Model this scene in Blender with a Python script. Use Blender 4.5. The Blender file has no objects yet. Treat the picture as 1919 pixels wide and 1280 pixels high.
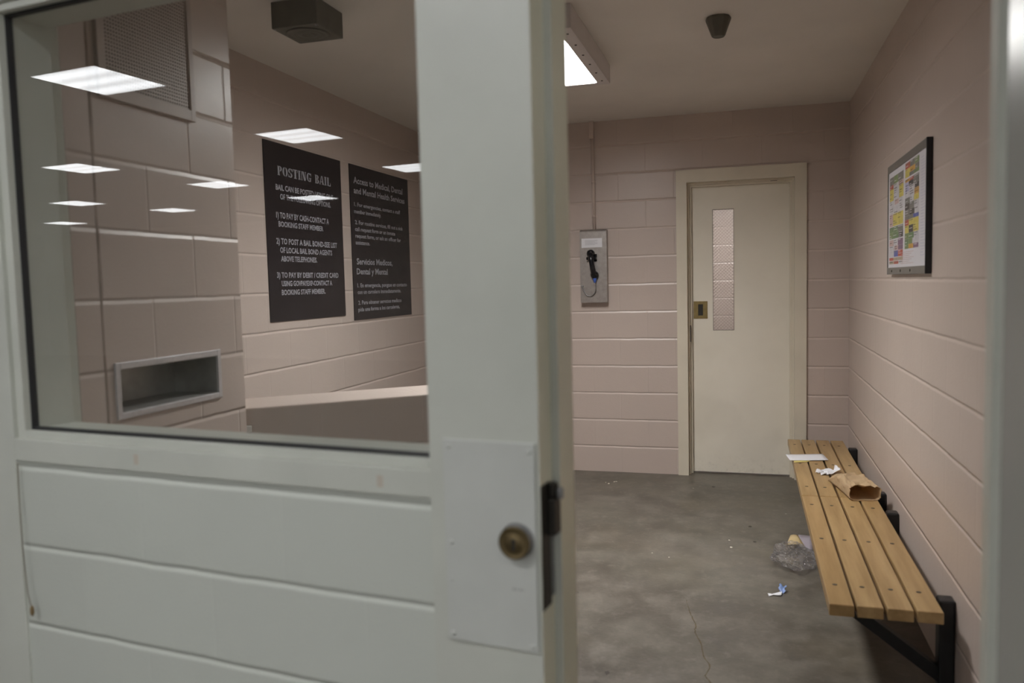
import bpy, bmesh, math, random
from mathutils import Vector, Matrix, noise
random.seed(7)
SC = bpy.context.scene
COL = SC.collection
PI = math.pi

# ------------------------------------------------------------------ materials
def new_mat(name):
    m = bpy.data.materials.new(name); m.use_nodes = True
    nt = m.node_tree; nt.nodes.clear()
    out = nt.nodes.new('ShaderNodeOutputMaterial')
    b = nt.nodes.new('ShaderNodeBsdfPrincipled')
    nt.links.new(b.outputs[0], out.inputs[0])
    return m, nt, b, out

def N(nt, t, **kw):
    n = nt.nodes.new(t)
    for k, v in kw.items(): setattr(n, k, v)
    return n

def math_node(nt, op, a, b=None, c=None):
    n = N(nt, 'ShaderNodeMath', operation=op)
    for i, x in enumerate((a, b, c)):
        if x is None: continue
        if isinstance(x, (int, float)): n.inputs[i].default_value = x
        else: nt.links.new(x, n.inputs[i])
    return n.outputs[0]

def mixcol(nt, fac, a, b, blend='MIX'):
    n = N(nt, 'ShaderNodeMix', data_type='RGBA', blend_type=blend)
    if isinstance(fac, (int, float)): n.inputs[0].default_value = fac
    else: nt.links.new(fac, n.inputs[0])
    for i, x in ((6, a), (7, b)):
        if isinstance(x, tuple): n.inputs[i].default_value = (*x[:3], 1)
        else: nt.links.new(x, n.inputs[i])
    return n.outputs[2]

def objco(nt):
    return N(nt, 'ShaderNodeTexCoord').outputs['Object']

def noise_tex(nt, vec, scale, detail=3, rough=.55):
    n = N(nt, 'ShaderNodeTexNoise'); n.inputs['Scale'].default_value = scale
    n.inputs['Detail'].default_value = detail; n.inputs['Roughness'].default_value = rough
    nt.links.new(vec, n.inputs['Vector'])
    return n.outputs['Fac']

def ramp(nt, fac, lo, hi, a=0., b=1.):
    n = N(nt, 'ShaderNodeMapRange'); n.clamp = True
    nt.links.new(fac, n.inputs[0])
    n.inputs[1].default_value = lo; n.inputs[2].default_value = hi
    n.inputs[3].default_value = a; n.inputs[4].default_value = b
    return n.outputs[0]

def bump(nt, b, h, dist, strength=1.):
    n = N(nt, 'ShaderNodeBump'); n.inputs['Strength'].default_value = strength
    n.inputs['Distance'].default_value = dist
    nt.links.new(h, n.inputs['Height']); nt.links.new(n.outputs[0], b.inputs['Normal'])
    return n

def mat(name, col, rough=.5, metal=0., var=.06, scale=6., bumps=0., bscale=80., spec=.5):
    """plain surface with a soft procedural variation of colour and relief"""
    m, nt, b, out = new_mat(name)
    co = objco(nt)
    f = noise_tex(nt, co, scale)
    dark = tuple(c * (1 - var) for c in col); light = tuple(min(1, c * (1 + var)) for c in col)
    nt.links.new(mixcol(nt, ramp(nt, f, .3, .7), dark, light), b.inputs['Base Color'])
    b.inputs['Roughness'].default_value = rough; b.inputs['Metallic'].default_value = metal
    b.inputs['Specular IOR Level'].default_value = spec
    if bumps: bump(nt, b, noise_tex(nt, co, bscale, 2), bumps)
    return m

def emis(name, col, strength):
    m, nt, b, out = new_mat(name)
    e = N(nt, 'ShaderNodeEmission'); e.inputs[0].default_value = (*col, 1); e.inputs[1].default_value = strength
    nt.links.new(e.outputs[0], out.inputs[0])
    return m

def cmu(name, col, axis, u0, z0, rough=.34, relief=.0036, vert=.2):
    """painted concrete masonry: 16 x 8 inch units with tooled joints"""
    m, nt, b, out = new_mat(name)
    co = objco(nt)
    s = N(nt, 'ShaderNodeSeparateXYZ'); nt.links.new(co, s.inputs[0])
    wob = math_node(nt, 'MULTIPLY', math_node(nt, 'SUBTRACT', noise_tex(nt, co, 7., 2), .5), .007)
    u = math_node(nt, 'ADD', math_node(nt, 'SUBTRACT', s.outputs[axis], u0), wob)
    v = math_node(nt, 'ADD', math_node(nt, 'SUBTRACT', s.outputs[2], z0), wob)
    fv = math_node(nt, 'DIVIDE', v, .2032); row = math_node(nt, 'FLOOR', fv)
    def joint(x, period, half):
        d = math_node(nt, 'MULTIPLY', math_node(nt, 'ABSOLUTE', math_node(nt, 'SUBTRACT', math_node(nt, 'FRACT', math_node(nt, 'ADD', x, .5)), .5)), period)
        n = N(nt, 'ShaderNodeMapRange', interpolation_type='SMOOTHSTEP'); nt.links.new(d, n.inputs[0])
        n.inputs[1].default_value = 0; n.inputs[2].default_value = half
        return n.outputs[0]
    par = math_node(nt, 'FLOORED_MODULO', row, 2.)
    fu = math_node(nt, 'ADD', math_node(nt, 'DIVIDE', u, .4064), math_node(nt, 'MULTIPLY', math_node(nt, 'SUBTRACT', 1., par), .5))
    # weathered bed joint: narrow undercut on top, long sloping lip below
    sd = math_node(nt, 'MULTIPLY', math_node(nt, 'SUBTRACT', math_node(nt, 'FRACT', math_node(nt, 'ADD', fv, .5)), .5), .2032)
    hj = math_node(nt, 'MAXIMUM', ramp(nt, sd, 0, .008), ramp(nt, sd, -.0115, 0, 1, 0))
    vj = joint(fu, .4064, .006)
    c = N(nt, 'ShaderNodeCombineXYZ'); nt.links.new(math_node(nt, 'FLOOR', fu), c.inputs[0]); nt.links.new(row, c.inputs[1])
    wn = N(nt, 'ShaderNodeTexWhiteNoise', noise_dimensions='2D'); nt.links.new(c.outputs[0], wn.inputs['Vector'])
    bc = mixcol(nt, wn.outputs['Value'], tuple(x * .985 for x in col), tuple(x * 1.015 for x in col))
    f = noise_tex(nt, co, 3.2, 4)
    cc = mixcol(nt, ramp(nt, f, .35, .7, 0, .12), bc, tuple(x * .78 for x in col))
    # light caught along the joint's lower lip, painted into the colour
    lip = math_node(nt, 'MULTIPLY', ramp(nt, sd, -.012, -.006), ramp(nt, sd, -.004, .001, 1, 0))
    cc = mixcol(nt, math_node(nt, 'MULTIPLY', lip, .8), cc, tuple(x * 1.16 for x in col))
    nt.links.new(cc, b.inputs['Base Color'])
    b.inputs['Roughness'].default_value = rough
    joint_h = math_node(nt, 'ADD', hj, math_node(nt, 'MULTIPLY', vj, vert))
    grain = noise_tex(nt, co, 110., 3)
    grain2 = noise_tex(nt, co, 24., 2)
    h = math_node(nt, 'ADD', joint_h, math_node(nt, 'ADD', math_node(nt, 'MULTIPLY', grain, .14), math_node(nt, 'MULTIPLY', grain2, .14)))
    bump(nt, b, h, relief)
    return m

Z0 = .1958
PINK = (.565, .474, .425)
WHITE = (.60, .62, .565)
M = {}
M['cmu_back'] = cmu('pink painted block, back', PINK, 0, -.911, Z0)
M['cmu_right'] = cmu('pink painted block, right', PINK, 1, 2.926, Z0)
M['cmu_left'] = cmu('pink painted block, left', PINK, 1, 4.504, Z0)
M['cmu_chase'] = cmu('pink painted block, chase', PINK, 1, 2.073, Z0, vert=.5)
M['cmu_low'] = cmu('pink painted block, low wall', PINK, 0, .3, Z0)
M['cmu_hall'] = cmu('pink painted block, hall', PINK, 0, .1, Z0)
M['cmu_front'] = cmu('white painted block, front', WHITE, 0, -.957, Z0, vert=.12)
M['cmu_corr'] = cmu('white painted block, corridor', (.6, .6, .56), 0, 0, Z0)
M['frame'] = mat('off-white enamel on steel frame', (.60, .61, .55), .36, var=.05, scale=4, bumps=.0006, bscale=45)
M['cream'] = mat('cream enamel on steel', (.70, .64, .525), .42, var=.05, scale=3, bumps=.0005, bscale=50)
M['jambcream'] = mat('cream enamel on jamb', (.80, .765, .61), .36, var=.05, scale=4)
M['plate'] = mat('white enamel plate', (.60, .61, .575), .34, var=.03, scale=8)
M['ceil'] = mat('matt white ceiling paint', (.74, .70, .655), .75, var=.04, scale=2, bumps=.0006, bscale=140)
M['tile'] = mat('white ceiling tile', (.72, .72, .70), .8, var=.04, scale=30)
M['brass'] = mat('worn brass', (.17, .125, .06), .58, .75, var=.18, scale=60)
M['dark'] = mat('dark bronze metal', (.045, .040, .034), .5, .5, var=.2, scale=30)
M['darkbox'] = mat('dark olive enamel', (.125, .115, .092), .55, 0, var=.12, scale=18)
M['black'] = mat('black powder coat', (.012, .012, .013), .42, 0, var=.2, scale=40)
M['plastic'] = mat('black phone plastic', (.010, .010, .012), .18, 0, var=.1)
M['blue'] = mat('blue plastic', (.06, .14, .55), .4)
M['steel'] = mat('brushed stainless steel', (.62, .61, .63), .42, .6, var=.06, scale=90)
M['phonesteel'] = mat('grey phone steel', (.36, .33, .31), .42, .75, var=.10, scale=40)
M['galv'] = mat('grey steel', (.33, .33, .33), .4, .8, var=.15, scale=60)
M['paper'] = mat('white paper', (.80, .80, .84), .8, var=.02)
M['manila'] = mat('yellow paper', (.66, .55, .20), .75, var=.05)
M['gasket'] = mat('black glazing gasket', (.02, .02, .022), .6)
M['grime'] = mat('brown caulk', (.16, .13, .11), .8, var=.3, scale=30)
M['bolt'] = mat('bolt head', (.10, .085, .065), .5, .7, var=.2, scale=90)
M['pinkpaint'] = mat('pink paint on steel', tuple(c * 1.05 for c in PINK), .45, var=.05)
M['vent'] = mat('pink paint on vent steel', tuple(c * .88 for c in PINK), .4, var=.06)
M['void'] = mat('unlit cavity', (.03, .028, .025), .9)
M['poster'] = mat('black laminated poster', (.018, .013, .016), .28, var=.2, scale=3)
M['letter'] = mat('grey-white printed letters', (.36, .36, .40), .6, var=.08, scale=40)
M['kraft'] = mat('brown kraft paper', (.64, .475, .29), .75, var=.10, scale=14, bumps=.002, bscale=16)
def thin_paper(m, fac):
    nt = m.node_tree; b = next(n for n in nt.nodes if n.type == 'BSDF_PRINCIPLED'); o = next(n for n in nt.nodes if n.type == 'OUTPUT_MATERIAL')
    tr = N(nt, 'ShaderNodeBsdfTranslucent'); nt.links.new(b.inputs['Base Color'].links[0].from_socket, tr.inputs[0])
    mx = N(nt, 'ShaderNodeMixShader'); mx.inputs[0].default_value = fac
    nt.links.new(b.outputs[0], mx.inputs[1]); nt.links.new(tr.outputs[0], mx.inputs[2]); nt.links.new(mx.outputs[0], o.inputs[0])
thin_paper(M['kraft'], .32)
M['chartframe'] = mat('grey chart frame', (.20, .19, .175), .4, .3, var=.1)
M['chartedge'] = mat('black frame edge', (.015, .013, .017), .5)
M['fitting'] = mat('white plastic fitting', (.8, .8, .78), .4)
M['lens_cell'] = emis('lit acrylic lens, cell', (1, .985, .96), 43.)
M['lens_corr'] = emis('lit acrylic lens, corridor', (.97, .98, 1), 14.)
def tubes_behind_lens():
    # three lamps glow through the diffuser as soft bands
    nt = M['lens_corr'].node_tree; e = next(n for n in nt.nodes if n.type == 'EMISSION')
    s = N(nt, 'ShaderNodeSeparateXYZ'); nt.links.new(objco(nt), s.inputs[0])
    w = math_node(nt, 'COSINE', math_node(nt, 'MULTIPLY', s.outputs[1], 2 * PI / .19))
    nt.links.new(math_node(nt, 'MULTIPLY_ADD', w, 2.4, 12.8), e.inputs[1])
tubes_behind_lens()
def prismatic(m, peak, side):
    # a prismatic lens throws its light downward: radiance falls off towards grazing angles
    nt = m.node_tree; e = next(n for n in nt.nodes if n.type == 'EMISSION')
    g = N(nt, 'ShaderNodeNewGeometry'); d = N(nt, 'ShaderNodeVectorMath', operation='DOT_PRODUCT')
    nt.links.new(g.outputs['Incoming'], d.inputs[0]); nt.links.new(g.outputs['Normal'], d.inputs[1])
    c = math_node(nt, 'ABSOLUTE', d.outputs['Value'])
    nt.links.new(math_node(nt, 'MULTIPLY_ADD', math_node(nt, 'POWER', c, 1.2), peak - side, side), e.inputs[1])
prismatic(M['lens_cell'], 72., 9.)
M['lens_hall'] = emis('lit acrylic lens, hall', (1, .98, .95), 25.)

def wood():
    m, nt, b, out = new_mat('varnished maple')
    co = objco(nt)
    mp = N(nt, 'ShaderNodeMapping'); mp.inputs['Scale'].default_value = (16, 1.1, 16); nt.links.new(co, mp.inputs[0])
    oi = N(nt, 'ShaderNodeObjectInfo')
    ad = N(nt, 'ShaderNodeVectorMath', operation='ADD'); nt.links.new(mp.outputs[0], ad.inputs[0])
    sc = N(nt, 'ShaderNodeVectorMath', operation='SCALE'); sc.inputs[0].default_value = (37, 11, 5)
    nt.links.new(oi.outputs['Random'], sc.inputs['Scale']); nt.links.new(sc.outputs[0], ad.inputs[1])
    f = noise_tex(nt, ad.outputs[0], 1.3, 5, .6)
    c = mixcol(nt, ramp(nt, f, .32, .68), (.31, .195, .080), (.50, .345, .168))
    c = mixcol(nt, ramp(nt, oi.outputs['Random'], 0, 1, 0, .25), c, (.33, .195, .075))
    nt.links.new(c, b.inputs['Base Color'])
    b.inputs['Roughness'].default_value = .38
    bump(nt, b, f, .0006)
    return m
M['wood'] = wood()

def concrete():
    m, nt, b, out = new_mat('sealed concrete')
    co = objco(nt)
    f1 = noise_tex(nt, co, 1.6, 6, .66); f2 = noise_tex(nt, co, 5.5, 8, .72); f3 = noise_tex(nt, co, 60., 3); f5 = noise_tex(nt, co, 17., 6, .7)
    c = mixcol(nt, ramp(nt, f1, .32, .68), (.078, .067, .052), (.138, .122, .099))
    c = mixcol(nt, ramp(nt, f2, .46, .66, 0, .75), c, (.205, .184, .155))
    c = mixcol(nt, ramp(nt, f2, .32, .46, .7, 0), c, (.054, .045, .036))
    c = mixcol(nt, ramp(nt, f5, .54, .70, 0, .5), c, (.225, .204, .175))
    c = mixcol(nt, ramp(nt, f5, .30, .44, .4, 0), c, (.068, .058, .046))
    f4 = noise_tex(nt, co, .9, 3)
    c = mixcol(nt, ramp(nt, f4, .52, .72, 0, .4), c, (.185, .155, .10))
    c = mixcol(nt, ramp(nt, f3, .3, .7, 0, .14), c, (.08, .07, .06))
    nt.links.new(c, b.inputs['Base Color'])
    nt.links.new(ramp(nt, f2, .3, .7, .34, .55), b.inputs['Roughness'])
    bump(nt, b, f3, .0006)
    return m
M['floor'] = concrete()

def door_paint():
    """cream door with scuffs low down and hand grime round the pull"""
    m, nt, b, out = new_mat('cream painted door')
    co = objco(nt)
    s = N(nt, 'ShaderNodeSeparateXYZ'); nt.links.new(co, s.inputs[0])
    f = noise_tex(nt, co, 3., 4); f2 = noise_tex(nt, co, 22., 5, .7)
    c = mixcol(nt, ramp(nt, f, .3, .7), (.80, .75, .645), (.85, .80, .695))
    low = math_node(nt, 'MULTIPLY', ramp(nt, s.outputs[2], .0, .16, 1, 0), ramp(nt, f2, .50, .72))
    c = mixcol(nt, math_node(nt, 'MULTIPLY', low, .30), c, (.22, .19, .15))
    f3 = noise_tex(nt, co, 1.7, 3)
    c = mixcol(nt, ramp(nt, f3, .56, .76, 0, .30), c, (.56, .51, .42))
    nt.links.new(c, b.inputs['Base Color']); b.inputs['Roughness'].default_value = .42
    return m
M['door'] = door_paint()

def glass(name, tint=(1, 1, 1), boost=1.):
    """clear pane: transmits straight through, mirrors by Schlick's law at each face"""
    m, nt, b, out = new_mat(name)
    nt.nodes.remove(b)
    g = N(nt, 'ShaderNodeNewGeometry')
    d = N(nt, 'ShaderNodeVectorMath', operation='DOT_PRODUCT')
    nt.links.new(g.outputs['Incoming'], d.inputs[0]); nt.links.new(g.outputs['Normal'], d.inputs[1])
    a = math_node(nt, 'ABSOLUTE', d.outputs['Value'])
    p = math_node(nt, 'POWER', math_node(nt, 'SUBTRACT', 1., a), 5.)
    fr = math_node(nt, 'MULTIPLY', math_node(nt, 'ADD', .04, math_node(nt, 'MULTIPLY', p, .96)), boost)
    t = N(nt, 'ShaderNodeBsdfTransparent'); t.inputs[0].default_value = (*tint, 1)
    gl = N(nt, 'ShaderNodeBsdfGlossy'); gl.inputs['Roughness'].default_value = 0.012
    mx = N(nt, 'ShaderNodeMixShader')
    nt.links.new(fr, mx.inputs[0]); nt.links.new(t.outputs[0], mx.inputs[1]); nt.links.new(gl.outputs[0], mx.inputs[2])
    nt.links.new(mx.outputs[0], out.inputs[0])
    return m
M['pane'] = glass('clear window glass', (.908, .92, .917))
M['pane2'] = glass('wired safety glass', (.97, .97, .97))

def film():
    m, nt, b, out = new_mat('clear plastic film')
    nt.nodes.remove(b)
    co = objco(nt)
    t = N(nt, 'ShaderNodeBsdfTransparent'); t.inputs[0].default_value = (.95, .95, .96, 1)
    gl = N(nt, 'ShaderNodeBsdfGlossy'); gl.inputs['Roughness'].default_value = .10
    fr = N(nt, 'ShaderNodeLayerWeight'); fr.inputs['Blend'].default_value = .12
    bp = N(nt, 'ShaderNodeBump'); bp.inputs['Distance'].default_value = .006; nt.links.new(noise_tex(nt, co, 34., 4), bp.inputs['Height'])
    nt.links.new(bp.outputs[0], gl.inputs['Normal'])
    mx = N(nt, 'ShaderNodeMixShader')
    nt.links.new(math_node(nt, 'MULTIPLY_ADD', fr.outputs['Fresnel'], .8, .075), mx.inputs[0])
    nt.links.new(t.outputs[0], mx.inputs[1]); nt.links.new(gl.outputs[0], mx.inputs[2])
    df = N(nt, 'ShaderNodeBsdfDiffuse'); df.inputs[0].default_value = (.75, .74, .77, 1)
    m2 = N(nt, 'ShaderNodeMixShader'); m2.inputs[0].default_value = .045
    nt.links.new(mx.outputs[0], m2.inputs[1]); nt.links.new(df.outputs[0], m2.inputs[2])
    nt.links.new(m2.outputs[0], out.inputs[0])
    return m
M['film'] = film()

# ------------------------------------------------------------------ geometry helpers
def box(bm, x0, x1, y0, y1, z0, z1, bev=0, mi=0, rot=None):
    vs = [bm.verts.new(Vector(c)) for c in ((x0, y0, z0), (x1, y0, z0), (x1, y1, z0), (x0, y1, z0), (x0, y0, z1), (x1, y0, z1), (x1, y1, z1), (x0, y1, z1))]
    fs = [bm.faces.new([vs[i] for i in q]) for q in ((0, 3, 2, 1), (4, 5, 6, 7), (0, 1, 5, 4), (1, 2, 6, 5), (2, 3, 7, 6), (3, 0, 4, 7))]
    for f in fs: f.material_index = mi
    if bev:
        es = list({e for f in fs for e in f.edges})
        r = bmesh.ops.bevel(bm, geom=es, offset=bev, segments=2, profile=.5, affect='EDGES')
        for f in r['faces']: f.material_index = mi
    return vs

def prism(bm, pts, z0, z1, mi=0, axis='z'):
    """extrude a polygon: axis z: pts are (x,y); axis y: pts are (x,z), z0..z1 along y; axis x: pts are (y,z)"""
    def P(a, b, c):
        return Vector((a, b, c)) if axis == 'z' else Vector((a, c, b)) if axis == 'y' else Vector((c, a, b))
    lo = [bm.verts.new(P(a, b, z0)) for a, b in pts]; hi = [bm.verts.new(P(a, b, z1)) for a, b in pts]
    n = len(pts); fs = [bm.faces.new(lo), bm.faces.new(hi)]
    for i in range(n): fs.append(bm.faces.new((lo[i], lo[(i + 1) % n], hi[(i + 1) % n], hi[i])))
    for f in fs: f.material_index = mi
    bmesh.ops.recalc_face_normals(bm, faces=fs)
    return fs

def lathe(bm, prof, c, axis='z', seg=32, mi=0):
    """prof: list of (radius, height) along the axis from point c"""
    c = Vector(c); rings = []
    for r, h in prof:
        ring = []
        for i in range(seg):
            t = 2 * PI * i / seg; a, b = r * math.cos(t), r * math.sin(t)
            v = Vector((a, b, h)) if axis == 'z' else Vector((a, h, b)) if axis == 'y' else Vector((h, a, b))
            ring.append(bm.verts.new(c + v))
        rings.append(ring)
    fs = []
    for p, q in zip(rings, rings[1:]):
        for i in range(seg): fs.append(bm.faces.new((p[i], p[(i + 1) % seg], q[(i + 1) % seg], q[i])))
    fs.append(bm.faces.new(rings[0])); fs.append(bm.faces.new(rings[-1]))
    for f in fs: f.material_index = mi; f.smooth = len(f.verts) == 4
    bmesh.ops.recalc_face_normals(bm, faces=fs)

def tube(bm, pts, r, seg=10, mi=0):
    pts = [Vector(p) for p in pts]; rings = []
    up = None
    for i, p in enumerate(pts):
        d = (pts[min(i + 1, len(pts) - 1)] - pts[max(i - 1, 0)]).normalized()
        if up is None: up = d.orthogonal().normalized()
        up = (up - d * up.dot(d)).normalized(); s = d.cross(up)
        rr = r[i] if isinstance(r, (list, tuple)) else r
        rings.append([bm.verts.new(p + (up * math.cos(2 * PI * k / seg) + s * math.sin(2 * PI * k / seg)) * rr) for k in range(seg)])
    fs = []
    for p, q in zip(rings, rings[1:]):
        for i in range(seg): fs.append(bm.faces.new((p[i], p[(i + 1) % seg], q[(i + 1) % seg], q[i])))
    for f in fs: f.smooth = True
    fs.append(bm.faces.new(rings[0])); fs.append(bm.faces.new(rings[-1]))
    for f in fs: f.material_index = mi
    bmesh.ops.recalc_face_normals(bm, faces=fs)

def smooth_curve(pts, n=8):
    pts = [Vector(p) for p in pts]; out = []
    for i in range(len(pts) - 1):
        p0 = pts[max(i - 1, 0)]; p1 = pts[i]; p2 = pts[i + 1]; p3 = pts[min(i + 2, len(pts) - 1)]
        for k in range(n):
            t = k / n
            out.append(.5 * ((2 * p1) + (p2 - p0) * t + (2 * p0 - 5 * p1 + 4 * p2 - p3) * t * t + (3 * p1 - p0 - 3 * p2 + p3) * t ** 3))
    out.append(pts[-1]); return out

def link(name, bm, mats, parent=None, loc=None, label=None):
    me = bpy.data.meshes.new(name)
    if loc is not None: bmesh.ops.translate(bm, verts=bm.verts, vec=-Vector(loc))
    bm.to_mesh(me); bm.free()
    for m in (mats if isinstance(mats, (list, tuple)) else [mats]): me.materials.append(M[m] if isinstance(m, str) else m)
    o = bpy.data.objects.new(name, me); COL.objects.link(o)
    if loc is not None: o.location = loc
    if parent: o.parent = parent
    if label: o['label'] = label
    return o

def tag(o, label, cat, group=None):
    o['label'] = label; o['category'] = cat
    if group: o['group'] = group
    return o

def thing(name, label, cat, loc=(0, 0, 0), group=None, rotz=0):
    o = bpy.data.objects.new(name, None); COL.objects.link(o); o.location = loc; o.rotation_euler = (0, 0, rotz)
    o.empty_display_size = .1
    return tag(o, label, cat, group)

def struct(name, bm, mats, parent=None, loc=None):
    o = link(name, bm, mats, parent, loc)
    if not parent: o['kind'] = 'structure'
    return o

def sroot(name, loc=(0, 0, 0), rotz=0):
    o = bpy.data.objects.new(name, None); COL.objects.link(o); o.location = loc; o.rotation_euler = (0, 0, rotz)
    o['kind'] = 'structure'; return o

def quads(bm, rects, P, mi=0):
    for (a0, a1, b0, b1) in rects:
        f = bm.faces.new([bm.verts.new(Vector(P(a, b))) for a, b in ((a0, b0), (a1, b0), (a1, b1), (a0, b1))]); f.material_index = mi

def wall_with_hole(bm, u0, u1, z0, z1, holes, d0, d1, axis):
    """solid wall slab along x (axis 'x') or y, between depths d0 and d1, with rectangular holes"""
    us = sorted({u0, u1, *[h[0] for h in holes], *[h[1] for h in holes]}); zs = sorted({z0, z1, *[h[2] for h in holes], *[h[3] for h in holes]})
    def inhole(u, z): return any(h[0] < u < h[1] and h[2] < z < h[3] for h in holes)
    solid = {(i, j) for i in range(len(us) - 1) for j in range(len(zs) - 1) if not inhole((us[i] + us[i + 1]) / 2, (zs[j] + zs[j + 1]) / 2)}
    cache = {}
    def V(u, d, z):
        k = (u, d, z)
        if k not in cache: cache[k] = bm.verts.new(Vector((u, d, z) if axis == 'x' else (d, u, z)))
        return cache[k]
    fs = []
    for i, j in solid:
        a, b, c, e = us[i], us[i + 1], zs[j], zs[j + 1]
        for d in (d0, d1): fs.append(bm.faces.new((V(a, d, c), V(b, d, c), V(b, d, e), V(a, d, e))))
        if (i - 1, j) not in solid: fs.append(bm.faces.new((V(a, d0, c), V(a, d1, c), V(a, d1, e), V(a, d0, e))))
        if (i + 1, j) not in solid: fs.append(bm.faces.new((V(b, d0, c), V(b, d1, c), V(b, d1, e), V(b, d0, e))))
        if (i, j - 1) not in solid: fs.append(bm.faces.new((V(a, d0, c), V(b, d0, c), V(b, d1, c), V(a, d1, c))))
        if (i, j + 1) not in solid: fs.append(bm.faces.new((V(a, d0, e), V(b, d0, e), V(b, d1, e), V(a, d1, e))))
    bmesh.ops.recalc_face_normals(bm, faces=fs)

# ------------------------------------------------------------------ frames of reference
CH = 2.611                      # cell ceiling
KH = 2.85                       # corridor ceiling
XR, YB, XL, XC = .672, 5.965, -2.415, -1.757
FO = Vector((0, 1.3585, 0)); FA = -math.atan(.11612)      # front wall: local x along it, y into the cell
def fw(a, b, z=0): return FO + Vector((math.cos(FA), math.sin(FA), 0)) * a + Vector((-math.sin(FA), math.cos(FA), 0)) * b + Vector((0, 0, z))
FT = .196                       # front wall thickness
def front(name, bm, mats):      # structure mesh in front-wall coordinates
    o = struct(name, bm, mats); o.location = FO; o.rotation_euler = (0, 0, FA); return o

# ------------------------------------------------------------------ shell
bm = bmesh.new(); box(bm, -20, 6, -14, 11, -.1, 0)
floor = struct('floor', bm, 'floor')
# hairline crack in the slab
bm = bmesh.new()
cr = smooth_curve([(-.268, 3.60, 0), (-.250, 3.50, 0), (-.232, 3.416, 0), (-.209, 3.331, 0), (-.208, 3.262, 0), (-.178, 3.155, 0), (-.163, 3.051, 0), (-.137, 2.978, 0), (-.149, 2.899, 0), (-.129, 2.851, 0), (-.10, 2.74, 0)], 6)
prev = None
for i, p in enumerate(cr):
    w = .0025 + .0022 * noise.noise(Vector((i * .4, 0, 0))); w = max(.001, w) * min(1, i / 14 + .15)
    q = p + Vector((.004 * noise.noise(Vector((i * .8, 5, 0))), 0, .0006))
    cur = (bm.verts.new(q - Vector((w, 0, 0))), bm.verts.new(q + Vector((w, 0, 0))))
    if prev: bm.faces.new((prev[0], prev[1], cur[1], cur[0]))
    prev = cur
link('floor_crack', bm, mat('crack filler', (.10, .075, .035), .7, var=.3, scale=40), floor, label='thin brown crack in the concrete')

e0, e1 = fw(-3.0, FT * .5), fw(1.2, FT * .5)
bm = bmesh.new(); prism(bm, [(e0.x, e0.y), (e1.x, e1.y), (.9, YB + .1), (-2.7, YB + .1)], CH, KH)
struct('ceiling_cell', bm, 'ceil')
# back wall with the door opening
DO = (-.43, .335, 0, 2.14)
bm = bmesh.new(); wall_with_hole(bm, -2.7, .9, 0, CH, [DO], YB, YB + .2, 'x')
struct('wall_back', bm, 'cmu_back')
y0 = fw(.72, FT).y
bm = bmesh.new(); box(bm, XR, XR + .2, y0, YB - .0005, 0, CH)
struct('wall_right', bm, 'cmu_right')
bm = bmesh.new(); box(bm, XL - .2, XL, 2.53, YB - .0005, 0, CH)
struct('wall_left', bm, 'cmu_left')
# projecting chase with the pass-through hole
PH = (1.912, 2.366, 1.083, 1.217)
yc = fw(-1.9, FT).y
bm = bmesh.new(); wall_with_hole(bm, yc, 2.52, 0, CH, [PH], XC - .86, XC, 'y')
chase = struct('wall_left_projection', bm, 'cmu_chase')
bm = bmesh.new(); box(bm, XC - .001, XC + .0012, 1.863, 1.870, 0, CH)
link('caulk_joint', bm, mat('brownish caulk', (.36, .29, .25), .7, var=.3, scale=9), chase)
# oblique privacy wall of waist height behind the projection
pd = Vector((.772, .635, 0)); pn = Vector((-.635, .772, 0)); pa = Vector((-1.80, 2.535, 0))
bm = bmesh.new(); box(bm, 0, 1.2, 0, .29, 0, 1.0, .006)
low = struct('wall_low_partition', bm, 'cmu_low'); low.location = pa; low.rotation_euler = (0, 0, math.atan2(pd.y, pd.x))

# front wall: white block, window and doorway openings
WL, WR, WB, WT = -1.806, -.594, 1.018, 2.19          # rough window opening
bm = bmesh.new(); wall_with_hole(bm, -6.0, 3.0, 0, KH, [(-1.86, -.37 - .05, WB + .006, WT), (-.594, .425, 0, WT)], .006, FT - .004, 'x')
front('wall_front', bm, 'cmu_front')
# corridor shell behind the camera (mirrored in the pane)
bm = bmesh.new(); box(bm, -19, -18.8, -12.2, .4, 0, KH); struct('wall_corridor_left', bm, 'cmu_corr').location = FO
bm = bmesh.new(); box(bm, -19, -6.0, 0, .15, 0, KH); front('wall_corridor_front', bm, 'cmu_corr')
bm = bmesh.new(); box(bm, 3.0, 3.2, -12.2, .4, 0, KH); front('wall_corridor_right', bm, 'cmu_corr')
bm = bmesh.new(); box(bm, -19, 3.2, -12.2, -12.0, 0, KH); front('wall_corridor_back', bm, 'cmu_corr')
bm = bmesh.new(); box(bm, -19, 3.2, -12.2, .05, KH, KH + .1); front('ceiling_corridor', bm, 'tile')
# hall seen through the door glass
bm = bmesh.new(); box(bm, -2.2, 2.2, 9.6, 9.8, 0, CH); struct('wall_hall_back', bm, 'cmu_hall')
bm = bmesh.new(); box(bm, -2.4, -2.2, YB + .2, 9.8, 0, CH); struct('wall_hall_left', bm, 'cmu_right')
bm = bmesh.new(); box(bm, 2.2, 2.4, YB + .2, 9.8, 0, CH); struct('wall_hall_right', bm, 'cmu_right')
bm = bmesh.new(); box(bm, -2.4, 2.4, YB + .1, 9.8, CH, CH + .1); struct('ceiling_hall', bm, 'ceil')

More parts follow.
